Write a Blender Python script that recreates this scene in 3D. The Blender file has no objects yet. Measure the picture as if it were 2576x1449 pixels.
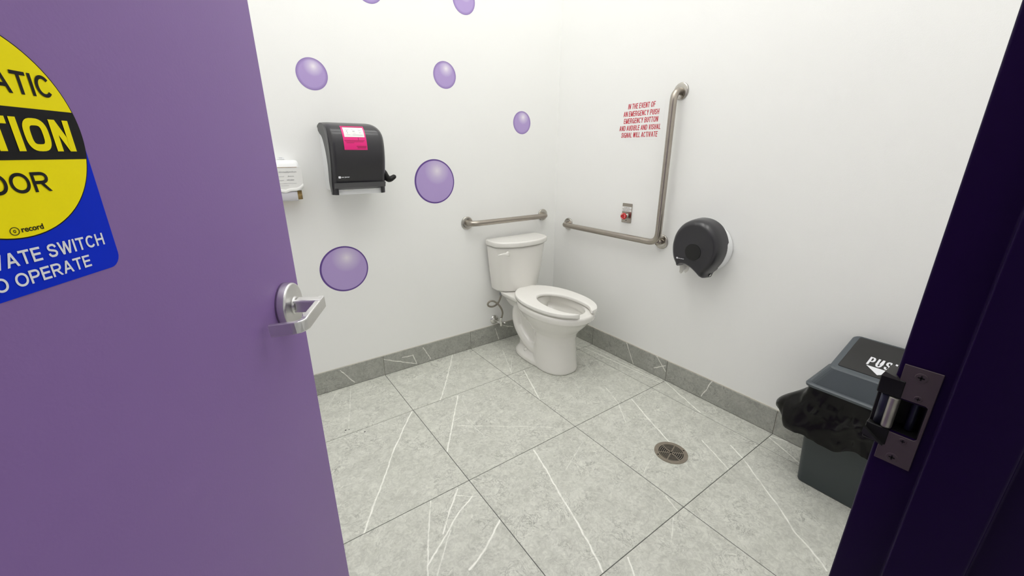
import bpy, bmesh, math, random
from mathutils import Vector, Matrix, noise as mnoise
random.seed(7)
scene = bpy.context.scene
COL = scene.collection

# ------------------------------------------------------------------ camera
CAM = Vector((-1.9585, -2.2235, 1.2805))
YAW, PITCH, ROLL = math.radians(35.33), math.radians(-18.376), math.radians(-0.117)
fw = Vector((math.sin(YAW)*math.cos(PITCH), math.cos(YAW)*math.cos(PITCH), math.sin(PITCH)))
rt = Vector((math.cos(YAW), -math.sin(YAW), 0))
up = rt.cross(fw)
r2 = rt*math.cos(ROLL) + up*math.sin(ROLL)
u2 = -rt*math.sin(ROLL) + up*math.cos(ROLL)
cd = bpy.data.cameras.new('camera')
cd.sensor_fit = 'HORIZONTAL'; cd.sensor_width = 36.0; cd.lens = 36.0*1019.74/2576.0
cd.clip_start = 0.01
cam = bpy.data.objects.new('camera', cd); COL.objects.link(cam)
cam.matrix_world = Matrix(((r2.x, u2.x, -fw.x, CAM.x), (r2.y, u2.y, -fw.y, CAM.y), (r2.z, u2.z, -fw.z, CAM.z), (0, 0, 0, 1)))
scene.camera = cam

# ------------------------------------------------------------------ world, light level, exposure
w = bpy.data.worlds.new('world'); scene.world = w; w.use_nodes = True
w.node_tree.nodes['Background'].inputs[0].default_value = (1.0, 1.0, 0.975, 1)
w.node_tree.nodes['Background'].inputs[1].default_value = 0.55
LAMP = 4.3                       # emission of the ceiling troffer's diffuser
LAMP_COL = (1.0, 0.995, 0.965, 1)
scene.view_settings.view_transform = 'Standard'
scene.view_settings.look = 'None'
scene.view_settings.gamma = 1.0
scene.view_settings.use_curve_mapping = False
scene.view_settings.exposure = 0.0
scene.cycles.diffuse_bounces = 8
scene.cycles.max_bounces = 14

# ------------------------------------------------------------------ materials
def s2l(c):
    return tuple((x/255/12.92 if x/255 <= .04045 else ((x/255+.055)/1.055)**2.4) for x in c)
def new_mat(name):
    m = bpy.data.materials.new(name); m.use_nodes = True
    return m, m.node_tree, m.node_tree.nodes['Principled BSDF']
def mat(name, col, rough=.5, metal=0., spec=.5, coat=0., bump=None, mottle=None, trans=0., aniso=None, sss=0., alpha=1.):
    """col = linear rgb; bump=(scale,strength); mottle=(scale,amount) colour noise"""
    m, nt, b = new_mat(name)
    b.inputs['Base Color'].default_value = (*col, 1)
    b.inputs['Roughness'].default_value = rough
    b.inputs['Metallic'].default_value = metal
    b.inputs['Specular IOR Level'].default_value = spec
    b.inputs['Coat Weight'].default_value = coat
    b.inputs['Coat Roughness'].default_value = .05
    b.inputs['Transmission Weight'].default_value = trans
    b.inputs['Alpha'].default_value = alpha
    tc = nt.nodes.new('ShaderNodeTexCoord')
    if bump:
        n = nt.nodes.new('ShaderNodeTexNoise'); n.inputs['Scale'].default_value = bump[0]; n.inputs['Detail'].default_value = 3
        nt.links.new(tc.outputs['Object'], n.inputs['Vector'])
        if len(bump) > 2:
            mp = nt.nodes.new('ShaderNodeMapping'); mp.inputs['Scale'].default_value = bump[2]
            nt.links.new(tc.outputs['Object'], mp.inputs['Vector']); nt.links.new(mp.outputs[0], n.inputs['Vector'])
        bp = nt.nodes.new('ShaderNodeBump'); bp.inputs['Strength'].default_value = bump[1]; bp.inputs['Distance'].default_value = .001
        nt.links.new(n.outputs[0], bp.inputs['Height']); nt.links.new(bp.outputs[0], b.inputs['Normal'])
    if mottle:
        n = nt.nodes.new('ShaderNodeTexNoise'); n.inputs['Scale'].default_value = mottle[0]; n.inputs['Detail'].default_value = 4
        nt.links.new(tc.outputs['Object'], n.inputs['Vector'])
        mx = nt.nodes.new('ShaderNodeMix'); mx.data_type = 'RGBA'
        mx.inputs[6].default_value = (*[x*(1-mottle[1]) for x in col], 1)
        mx.inputs[7].default_value = (*[min(1, x*(1+mottle[1])) for x in col], 1)
        nt.links.new(n.outputs[0], mx.inputs[0]); nt.links.new(mx.outputs[2], b.inputs['Base Color'])
    return m

M = {}
M['wall'] = mat('wall_vinyl', (.89, .892, .878), .55, bump=(420, .25), mottle=(2.2, .012))
M['ceiling'] = mat('ceiling_tile', (.86, .86, .85), .9, bump=(300, .4))
M['grout'] = mat('grout', (.10, .10, .098), .9, bump=(500, .3))
M['caulk'] = mat('caulk', (.62, .59, .52), .6, mottle=(14, .16))
M['door'] = mat('purple_door_paint', s2l((136, 105, 166)), .45, spec=.25, bump=(260, .12), mottle=(3, .04))
M['frame'] = mat('purple_frame_shaded', s2l((28, 8, 54)), .38, spec=.13, bump=(300, .10))  # door's purple taken much darker: the jamb's shade is put into the colour
M['ceramic'] = mat('white_ceramic', (.82, .805, .77), .14, spec=.5, coat=.4, mottle=(6, .015))
M['seat'] = mat('seat_plastic', (.86, .845, .81), .28, mottle=(9, .02))
M['water'] = mat('water', (.55, .56, .52), .03, spec=.6)
M['steel'] = mat('satin_steel', (.40, .362, .318), .28, metal=1, bump=(900, .12), mottle=(30, .08))
M['steel_polish'] = mat('polished_steel', (.52, .495, .455), .22, metal=1, mottle=(25, .08))
M['chrome'] = mat('chrome', (.72, .71, .69), .12, metal=1)
M['lever'] = mat('satin_chrome', (.74, .735, .73), .30, metal=1, bump=(700, .06))
M['smoke'] = mat('smoked_plastic', (.022, .021, .026), .30, spec=.5, coat=.22, mottle=(5, .2))
M['smoke_edge'] = mat('smoked_plastic_flange', (.034, .034, .038), .38)
M['smoke_thin'] = mat('thin_smoked_plastic', (.085, .083, .09), .3)
M['smoke_dark'] = mat('dark_window_plastic', (.0045, .0045, .005), .35, bump=(900, .3))
M['white_plastic'] = mat('white_plastic', (.83, .84, .85), .35)
M['grey_plastic'] = mat('grey_plastic', (.25, .26, .27), .4)
M['black_plastic'] = mat('black_plastic', (.010, .010, .010), .45, spec=.25)
M['pink'] = mat('magenta_sticker', s2l((232, 22, 128)), .3)
M['pink_dark'] = mat('dark_magenta_print', s2l((160, 10, 78)), .35)
M['paper'] = mat('white_paper', (.82, .82, .80), .7)
M['ink'] = mat('grey_ink', (.22, .22, .24), .8)
M['ink_soft'] = mat('faded_ink', (.48, .48, .50), .8)
M['black_ink'] = mat('black_ink', (.012, .012, .013), .5, spec=.12)
M['tissue'] = mat('tissue_paper', (.80, .79, .75), .9, bump=(200, .4))
M['yellow'] = mat('yellow_vinyl', s2l((255, 236, 0)), .5, spec=.12, mottle=(5, .03))
M['blue'] = mat('blue_vinyl', s2l((4, 44, 205)), .5, spec=.08, mottle=(20, .08))
M['black_vinyl'] = mat('black_vinyl', (.010, .010, .011), .5, spec=.12)
M['white_vinyl'] = mat('white_vinyl', (.82, .83, .87), .45)
M['red_ink'] = mat('red_print', s2l((196, 30, 54)), .45)
M['red'] = mat('red_plastic', s2l((190, 12, 22)), .22, coat=.5)
M['pale_red'] = mat('pale_arrow_print', s2l((238, 170, 165)), .4)
M['film'] = mat('clear_film', (.885, .89, .88), .30)
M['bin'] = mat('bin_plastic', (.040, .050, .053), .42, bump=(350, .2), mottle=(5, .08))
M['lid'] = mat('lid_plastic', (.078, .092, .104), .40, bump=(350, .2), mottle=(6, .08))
M['flap'] = mat('flap_plastic', (.014, .014, .0135), .40, mottle=(18, .45))
M['bag'] = mat('bag_film', (.0034, .0032, .0030), .27, spec=.24, bump=(26, .55))
M['bronze'] = mat('strike_steel', (.105, .080, .088), .5, metal=.4, mottle=(60, .12))
M['drain'] = mat('drain_metal', (.33, .285, .235), .38, metal=.75, mottle=(40, .2))
M['pit'] = mat('drain_pit', (.006, .006, .005), .9)
M['braid'] = mat('braided_hose', (.30, .275, .235), .42, metal=.6, bump=(1400, .6))
M['ramp'] = mat('worn_black_metal', (.045, .043, .040), .5)
M['strike_metal'] = mat('worn_keeper_metal', (.40, .38, .34), .42, metal=.9, mottle=(90, .25))
M['navy'] = mat('dark_latch_metal', (.020, .022, .045), .4, metal=.5)
M['tape'] = mat('brown_tape', (.36, .22, .08), .35, mottle=(40, .35))
M['clear_plastic'] = mat('frosted_push_bar', (.66, .65, .70), .2)
M['yellow_soap'] = mat('amber_soap', (.50, .33, .12), .2)
m, nt, b = new_mat('lamp_diffuser')
b.inputs['Base Color'].default_value = (.9, .9, .9, 1)
b.inputs['Emission Color'].default_value = LAMP_COL
b.inputs['Emission Strength'].default_value = LAMP
M['lamp'] = m

# printed bubble: flat colour, a printed pale spot, optional printed outline (object coords, radius r)
def bubble_mat(name, r, rim):
    m, nt, b = new_mat(name)
    N = nt.nodes.new; L = nt.links.new
    tc = N('ShaderNodeTexCoord')
    def dist(x, z):
        s = N('ShaderNodeVectorMath'); s.operation = 'DISTANCE'; s.inputs[1].default_value = (x, 0, z)
        f = N('ShaderNodeVectorMath'); f.operation = 'MULTIPLY'; f.inputs[1].default_value = (1, 0, 1)
        L(tc.outputs['Object'], f.inputs[0]); L(f.outputs[0], s.inputs[0]); return s.outputs['Value']
    ramp = N('ShaderNodeValToRGB'); e = ramp.color_ramp.elements
    base = s2l((176, 154, 208)); hi = s2l((228, 220, 234)) if rim else s2l((240, 234, 244))
    e[0].position = 0; e[0].color = (*hi, 1); e[1].position = 1; e[1].color = (*base, 1)
    mid = e.new(.45); mid.color = (*[a*.42+c*.58 for a, c in zip(hi, base)], 1)
    mr = N('ShaderNodeMapRange'); mr.inputs[1].default_value = 0; mr.inputs[2].default_value = r*.62
    L(dist(r*.14, r*.48), mr.inputs[0]); L(mr.outputs[0], ramp.inputs[0])
    edge = N('ShaderNodeMapRange'); edge.inputs[1].default_value = r*(.925 if rim else .80); edge.inputs[2].default_value = r*(.945 if rim else 1.02)
    d = dist(0, 0) if not rim else dist(r*.012, 0)
    L(d, edge.inputs[0])
    mx = N('ShaderNodeMix'); mx.data_type = 'RGBA'
    mx.inputs[7].default_value = (*(s2l((96, 66, 142)) if rim else s2l((138, 114, 178))), 1)
    L(edge.outputs[0], mx.inputs[0]); L(ramp.outputs[0], mx.inputs[6]); L(mx.outputs[2], b.inputs['Base Color'])
    b.inputs['Roughness'].default_value = .4
    return m

# grey stone-look porcelain; veins = list of (strength, [world points]) lying in the tile
def seg_group():
    g = bpy.data.node_groups.new('vein_segment', 'ShaderNodeTree')
    it = g.interface
    it.new_socket('P', in_out='INPUT', socket_type='NodeSocketVector'); it.new_socket('A', in_out='INPUT', socket_type='NodeSocketVector')
    it.new_socket('BA', in_out='INPUT', socket_type='NodeSocketVector'); it.new_socket('W', in_out='INPUT', socket_type='NodeSocketFloat')
    it.new_socket('S', in_out='INPUT', socket_type='NodeSocketFloat'); it.new_socket('Mask', in_out='OUTPUT', socket_type='NodeSocketFloat')
    N = g.nodes.new; L = g.links.new
    i = N('NodeGroupInput'); o = N('NodeGroupOutput')
    def vm(op): n = N('ShaderNodeVectorMath'); n.operation = op; return n
    pa = vm('SUBTRACT'); L(i.outputs['P'], pa.inputs[0]); L(i.outputs['A'], pa.inputs[1])
    d1 = vm('DOT_PRODUCT'); L(pa.outputs[0], d1.inputs[0]); L(i.outputs['BA'], d1.inputs[1])
    d2 = vm('DOT_PRODUCT'); L(i.outputs['BA'], d2.inputs[0]); L(i.outputs['BA'], d2.inputs[1])
    dv = N('ShaderNodeMath'); dv.operation = 'DIVIDE'; dv.use_clamp = True; L(d1.outputs['Value'], dv.inputs[0]); L(d2.outputs['Value'], dv.inputs[1])
    sc = vm('SCALE'); L(i.outputs['BA'], sc.inputs[0]); L(dv.outputs[0], sc.inputs['Scale'])
    df = vm('DISTANCE'); L(pa.outputs[0], df.inputs[0]); L(sc.outputs[0], df.inputs[1])
    q = N('ShaderNodeMath'); q.operation = 'DIVIDE'; L(df.outputs['Value'], q.inputs[0]); L(i.outputs['W'], q.inputs[1])
    mr = N('ShaderNodeMapRange'); mr.interpolation_type = 'SMOOTHSTEP'; mr.inputs[1].default_value = 1.5; mr.inputs[2].default_value = .35
    L(q.outputs[0], mr.inputs[0])
    mu = N('ShaderNodeMath'); mu.operation = 'MULTIPLY'; L(mr.outputs[0], mu.inputs[0]); L(i.outputs['S'], mu.inputs[1])
    L(mu.outputs[0], o.inputs[0])
    return g
SEG = seg_group()
def tile_mat(name, veins, seed, tone=1.0):
    m, nt, b = new_mat(name)
    N = nt.nodes.new; L = nt.links.new
    geo = N('ShaderNodeNewGeometry')
    off = N('ShaderNodeVectorMath'); off.operation = 'ADD'; off.inputs[1].default_value = (seed*3.17, seed*1.73, seed*.61)
    L(geo.outputs['Position'], off.inputs[0])
    def nz(scale, det, rough=.55, dist=0.):
        n = N('ShaderNodeTexNoise'); n.inputs['Scale'].default_value = scale; n.inputs['Detail'].default_value = det
        n.inputs['Roughness'].default_value = rough; n.inputs['Distortion'].default_value = dist
        L(off.outputs[0], n.inputs['Vector']); return n
    big = nz(9, 7, .66, .8); fine = nz(48, 5, .68, 1.4)
    ramp = N('ShaderNodeValToRGB'); e = ramp.color_ramp.elements
    e[0].position = .30; e[0].color = (*[x*tone for x in (.545, .552, .498)], 1)
    e[1].position = .70; e[1].color = (*[x*tone for x in (.70, .706, .645)], 1)
    L(big.outputs[0], ramp.inputs[0])
    # hair-thin dark crackle: narrow band of a distorted noise
    def band(n, c, wd):
        s = N('ShaderNodeMath'); s.operation = 'SUBTRACT'; s.inputs[1].default_value = c; L(n.outputs[0], s.inputs[0])
        a = N('ShaderNodeMath'); a.operation = 'ABSOLUTE'; L(s.outputs[0], a.inputs[0])
        r = N('ShaderNodeMapRange'); r.inputs[1].default_value = wd; r.inputs[2].default_value = 0; L(a.outputs[0], r.inputs[0]); return r.outputs[0]
    cr = band(nz(15, 6, .7, 1.6), .5, .024)
    gate = N('ShaderNodeMapRange'); gate.inputs[1].default_value = .44; gate.inputs[2].default_value = .64; L(nz(9, 3).outputs[0], gate.inputs[0])
    cm = N('ShaderNodeMath'); cm.operation = 'MULTIPLY'; L(cr, cm.inputs[0]); L(gate.outputs[0], cm.inputs[1])
    cm2 = N('ShaderNodeMath'); cm2.operation = 'MULTIPLY'; cm2.inputs[1].default_value = .9; L(cm.outputs[0], cm2.inputs[0])
    mx = N('ShaderNodeMix'); mx.data_type = 'RGBA'; mx.inputs[7].default_value = (*[x*tone for x in (.29, .293, .262)], 1)
    L(cm2.outputs[0], mx.inputs[0]); L(ramp.outputs[0], mx.inputs[6])
    fm = N('ShaderNodeMapRange'); fm.inputs[1].default_value = .3; fm.inputs[2].default_value = .7; fm.inputs[3].default_value = .79; fm.inputs[4].default_value = 1.15
    L(fine.outputs[0], fm.inputs[0])
    ml = N('ShaderNodeVectorMath'); ml.operation = 'SCALE'; L(mx.outputs[2], ml.inputs[0]); L(fm.outputs[0], ml.inputs['Scale'])
    cur = ml.outputs[0]
    if veins:
        # wobble shared by the veins of this tile
        wn = N('ShaderNodeTexNoise'); wn.inputs['Scale'].default_value = 22; wn.inputs['Detail'].default_value = 3; L(off.outputs[0], wn.inputs['Vector'])
        ws = N('ShaderNodeVectorMath'); ws.operation = 'SUBTRACT'; ws.inputs[1].default_value = (.5, .5, .5); L(wn.outputs['Color'], ws.inputs[0])
        wsc = N('ShaderNodeVectorMath'); wsc.operation = 'SCALE'; wsc.inputs['Scale'].default_value = .012; L(ws.outputs[0], wsc.inputs[0])
        wp = N('ShaderNodeVectorMath'); wp.operation = 'ADD'; L(geo.outputs['Position'], wp.inputs[0]); L(wsc.outputs[0], wp.inputs[1])
        vw = N('ShaderNodeMapRange'); vw.inputs[1].default_value = .3; vw.inputs[2].default_value = .7; vw.inputs[3].default_value = .62; vw.inputs[4].default_value = 1.3
        L(nz(26, 2).outputs[0], vw.inputs[0])
        acc = None
        for st, pts in veins:
            for k in range(len(pts)-1):
                A, B = Vector(pts[k]), Vector(pts[k+1])
                g = N('ShaderNodeGroup'); g.node_tree = SEG
                L(wp.outputs[0], g.inputs['P']); g.inputs['A'].default_value = A; g.inputs['BA'].default_value = B-A
                g.inputs['W'].default_value = .0011 + .0020*st; g.inputs['S'].default_value = min(1., .10+.84*st)
                if acc is None: acc = g.outputs[0]
                else:
                    x = N('ShaderNodeMath'); x.operation = 'MAXIMUM'; L(acc, x.inputs[0]); L(g.outputs[0], x.inputs[1]); acc = x.outputs[0]
        am = N('ShaderNodeMath'); am.operation = 'MULTIPLY'; am.use_clamp = True; L(acc, am.inputs[0]); L(vw.outputs[0], am.inputs[1])
        v = N('ShaderNodeMix'); v.data_type = 'RGBA'; v.inputs[7].default_value = (.95, .95, .89, 1)
        L(am.outputs[0], v.inputs[0]); L(cur, v.inputs[6]); cur = v.outputs[2]
    L(cur, b.inputs['Base Color'])
    b.inputs['Roughness'].default_value = .42; b.inputs['Specular IOR Level'].default_value = .4
    bp = N('ShaderNodeBump'); bp.inputs['Strength'].default_value = .08; bp.inputs['Distance'].default_value = .001
    L(fine.outputs[0], bp.inputs['Height']); L(bp.outputs[0], b.inputs['Normal'])
    return m

# ------------------------------------------------------------------ object helpers
def root_loc(o):
    while o.parent: o = o.parent
    return o.location
def tag(o, label, cat, group=None):
    o['label'] = label; o['category'] = cat
    if group: o['group'] = group
    return o
def thing(name, label, cat, loc, group=None):
    o = bpy.data.objects.new(name, None); COL.objects.link(o)
    o.empty_display_size = .05; o.location = loc
    return tag(o, label, cat, group)
def obj(name, vf, material, parent=None, smooth=False, bevel=None, origin=None, label=None, subsurf=0, weld=True):
    """vf = (verts, faces) in WORLD coordinates -> one mesh object; children keep their root's origin"""
    verts, faces = vf
    if parent is not None: o0 = Vector(root_loc(parent))
    elif origin is not None: o0 = Vector(origin)
    else:
        xs = [Vector(v) for v in verts]
        mn = Vector([min(v[i] for v in xs) for i in range(3)]); mxv = Vector([max(v[i] for v in xs) for i in range(3)])
        o0 = (mn+mxv)/2
    me = bpy.data.meshes.new(name)
    me.from_pydata([tuple(Vector(v)-o0) for v in verts], [], faces)
    bm = bmesh.new(); bm.from_mesh(me)
    if weld: bmesh.ops.remove_doubles(bm, verts=bm.verts, dist=1e-6)
    bmesh.ops.recalc_face_normals(bm, faces=bm.faces)
    if bevel:
        ed = [e for e in bm.edges if len(e.link_faces) == 2 and e.calc_face_angle(0) > math.radians(30)]
        bmesh.ops.bevel(bm, geom=ed, offset=bevel[0], segments=bevel[1], profile=.5, affect='EDGES', clamp_overlap=True)
    for f in bm.faces: f.smooth = smooth or bool(bevel and bevel[1] > 1)
    bm.to_mesh(me); bm.free()
    me.materials.append(material)
    o = bpy.data.objects.new(name, me); COL.objects.link(o)
    if parent is not None: o.parent = parent
    else: o.location = o0
    if subsurf:
        md = o.modifiers.new('sub', 'SUBSURF'); md.levels = md.render_levels = subsurf
    if label: o['label'] = label
    if smooth or bevel:
        try:
            md = o.modifiers.new('wn', 'WEIGHTED_NORMAL'); md.keep_sharp = True
        except Exception: pass
    return o
def join(*vfs):
    V, F = [], []
    for v, f in vfs:
        n = len(V); V += [Vector(x) for x in v]; F += [[i+n for i in q] for q in f]
    return V, F
def box(x0, x1, y0, y1, z0, z1):
    v = [(x, y, z) for z in (z0, z1) for y in (y0, y1) for x in (x0, x1)]
    return v, [[0, 2, 3, 1], [4, 5, 7, 6], [0, 1, 5, 4], [2, 6, 7, 3], [0, 4, 6, 2], [1, 3, 7, 5]]
def obox(o, ax, ay, az, a0, a1, b0, b1, c0, c1):
    v, f = box(a0, a1, b0, b1, c0, c1)
    return [o+ax*p[0]+ay*p[1]+az*p[2] for p in v], f
def loft(rings, cap0=True, cap1=True, closed=True):
    n = len(rings[0]); V = [Vector(p) for r in rings for p in r]; F = []
    for k in range(len(rings)-1):
        for i in range(n if closed else n-1):
            j = (i+1) % n
            F.append([k*n+i, k*n+j, (k+1)*n+j, (k+1)*n+i])
    if cap0: F.append(list(range(n))[::-1])
    if cap1: F.append([(len(rings)-1)*n+i for i in range(n)])
    return V, F
def prism(pts, o, ax, ay, an, d0, d1):
    """2-D outline pts in plane (o,ax,ay), thickness along an from d0 to d1"""
    return loft([[o+ax*p[0]+ay*p[1]+an*d for p in pts] for d in (d0, d1)])
def lathe(prof, o, an, ax, n=32, cap0=True, cap1=True):
    """prof = [(radius, distance along an)]"""
    ay = an.cross(ax)
    return loft([[o+an*h+(ax*math.cos(2*math.pi*i/n)+ay*math.sin(2*math.pi*i/n))*r for i in range(n)] for r, h in prof], cap0, cap1)
def catmull(P, sub=8, closed=False):
    P = [Vector(p) for p in P]; out = []; n = len(P)
    for k in range(n if closed else n-1):
        p0 = P[(k-1) % n] if (k > 0 or closed) else P[0]*2-P[1]
        p1, p2 = P[k], P[(k+1) % n]
        p3 = P[(k+2) % n] if (k+2 < n or closed) else P[-1]*2-P[-2]
        for s in range(sub):
            t = s/sub
            out.append(.5*((2*p1)+(p2-p0)*t+(2*p0-5*p1+4*p2-p3)*t*t+(-p0+3*p1-3*p2+p3)*t**3))
    if not closed: out.append(P[-1])
    return out
def tube(path, r, n=16, cap=True):
    P = [Vector(p) for p in path]; rings = []
    t = (P[1]-P[0]).normalized()
    a = t.orthogonal().normalized()
    for k, p in enumerate(P):
        t2 = ((P[k+1]-p) if k == 0 else (p-P[k-1]) if k == len(P)-1 else (P[k+1]-P[k-1])).normalized()
        q = t.rotation_difference(t2); a = (q @ a).normalized(); t = t2
        bb = t.cross(a)
        rr = r[k] if isinstance(r, (list, tuple)) else r
        rings.append([p+(a*math.cos(2*math.pi*i/n)+bb*math.sin(2*math.pi*i/n))*rr for i in range(n)])
    return loft(rings, cap, cap)
def fillet_path(P, rad, n=8):
    P = [Vector(p) for p in P]; out = [P[0]]
    for k in range(1, len(P)-1):
        d0 = (P[k-1]-P[k]).normalized(); d1 = (P[k+1]-P[k]).normalized()
        r_ = rad[k-1] if isinstance(rad, (list, tuple)) else rad
        a, c = P[k]+d0*r_, P[k]+d1*r_
        for i in range(n+1):
            t = i/n; out.append(a*(1-t)**2+P[k]*2*t*(1-t)+c*t*t)
    out.append(P[-1]); return out
def rrect(x0, x1, y0, y1, r, n=5):
    out = []
    for cx, cy, a0 in ((x1-r, y1-r, 0), (x0+r, y1-r, 90), (x0+r, y0+r, 180), (x1-r, y0+r, 270)):
        for i in range(n+1):
            a = math.radians(a0+90*i/n); out.append((cx+r*math.cos(a), cy+r*math.sin(a)))
    return out
def circ(cx, cy, r, n=64):
    return [(cx+r*math.cos(2*math.pi*i/n), cy+r*math.sin(2*math.pi*i/n)) for i in range(n)]
X, Y, Z = Vector((1, 0, 0)), Vector((0, 1, 0)), Vector((0, 0, 1))
def text(name, body, o, ax, ay, an, x0, x1, y0, y1, material, parent, bold=0.0, shear=0.0, thick=.0003, spacing=1.0):
    """lettering fitted into the box x0..x1, y0..y1 of plane (o,ax,ay), raised along an"""
    cu = bpy.data.curves.new(name, 'FONT'); cu.body = body; cu.offset = bold; cu.shear = shear; cu.space_character = spacing
    cu.resolution_u = 4; cu.fill_mode = 'FRONT' if hasattr(cu, 'fill_mode') else cu.fill_mode
    t = bpy.data.objects.new(name, cu); COL.objects.link(t)
    dg = bpy.context.evaluated_depsgraph_get(); dg.update()
    me = bpy.data.meshes.new_from_object(t.evaluated_get(dg))
    V = [v.co.copy() for v in me.vertices]; F = [list(p.vertices) for p in me.polygons]
    bpy.data.objects.remove(t); bpy.data.curves.remove(cu); bpy.data.meshes.remove(me)
    mnx = min(v.x for v in V); mxx = max(v.x for v in V); mny = min(v.y for v in V); mxy = max(v.y for v in V)
    def mp(v):
        return o+ax*(x0+(v.x-mnx)/(mxx-mnx)*(x1-x0))+ay*(y0+(v.y-mny)/(mxy-mny)*(y1-y0))+an*thick
    return obj(name, ([mp(v) for v in V], F), material, parent)
def _arc(cx, cy, rx, ry, a0, a1, n=14, e=2.0):
    out = []
    for i in range(n+1):
        a = math.radians(a0+(a1-a0)*i/n); c, q = math.cos(a), math.sin(a)
        out.append((cx+rx*math.copysign(abs(c)**(2/e), c), cy+ry*math.copysign(abs(q)**(2/e), q)))
    return out
def glyphs(e):
    """capital letters as centre lines in a unit box: (relative width, strokes); e = squareness of the round letters"""
    S = [(.97, .74), (.90, .88), (.72, .985), (.5, 1), (.26, .98), (.08, .88), (.04, .74), (.12, .61), (.32, .545), (.6, .485), (.86, .41), (.97, .27), (.91, .12), (.74, .02), (.5, 0), (.25, .02), (.07, .13), (.02, .29)]
    bowl = lambda y0, y1, x: [(0, y1)]+_arc(x, (y0+y1)/2, 1-x, (y1-y0)/2, 90, -90, 10, 2.2)+[(0, y0)]
    return {
     'A': (.95, [[(0, 0), (.5, 1)], [(.5, 1), (1, 0)], [(.17, .30), (.83, .30)]]),
     'B': (.86, [[(0, 0), (0, 1)], bowl(.53, 1, .58), bowl(0, .53, .60)]),
     'C': (.94, [_arc(.5, .5, .5, .5, 38, 322, 26, e)]),
     'D': (.92, [[(0, 0), (0, 1)], [(0, 1)]+_arc(.42, .5, .58, .5, 90, -90, 14, 2.2)+[(0, 0)]]),
     'E': (.78, [[(0, 0), (0, 1)], [(0, 1), (1, 1)], [(0, .52), (.93, .52)], [(0, 0), (1, 0)]]),
     'F': (.74, [[(0, 0), (0, 1)], [(0, 1), (1, 1)], [(0, .50), (.9, .50)]]),
     'G': (.98, [_arc(.5, .5, .5, .5, 38, 340, 26, e), [(.55, .47), (1, .47)], [(1, .47), (1, 0)]]),
     'H': (.88, [[(0, 0), (0, 1)], [(1, 0), (1, 1)], [(0, .52), (1, .52)]]),
     'I': (0, [[(.5, 0), (.5, 1)]]),
     'L': (.70, [[(0, 0), (0, 1)], [(0, 0), (1, 0)]]),
     'M': (1.05, [[(0, 0), (0, 1)], [(1, 0), (1, 1)], [(0, 1), (.5, 0)], [(.5, 0), (1, 1)]]),
     'N': (.88, [[(0, 0), (0, 1)], [(1, 0), (1, 1)], [(0, 1), (1, 0)]]),
     'O': (1.02, [_arc(.5, .5, .5, .5, 0, 360, 32, e)]),
     'P': (.84, [[(0, 0), (0, 1)], bowl(.44, 1, .55)]),
     'R': (.90, [[(0, 0), (0, 1)], bowl(.47, 1, .55), [(.5, .47), (.96, 0)]]),
     'S': (.86, [S]),
     'T': (.84, [[(0, 1), (1, 1)], [(.5, 0), (.5, 1)]]),
     'U': (.88, [[(0, 1), (0, .38)]+_arc(.5, .38, .5, .38, 180, 360, 14, 2.2)+[(1, .38), (1, 1)]]),
     'V': (.92, [[(0, 1), (.5, 0)], [(.5, 0), (1, 1)]]),
     'W': (1.30, [[(0, 1), (.26, 0)], [(.26, 0), (.5, 1)], [(.5, 1), (.74, 0)], [(.74, 0), (1, 1)]]),
     'Y': (.92, [[(0, 1), (.5, .42)], [(1, 1), (.5, .42)], [(.5, .42), (.5, 0)]]),
    }
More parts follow.
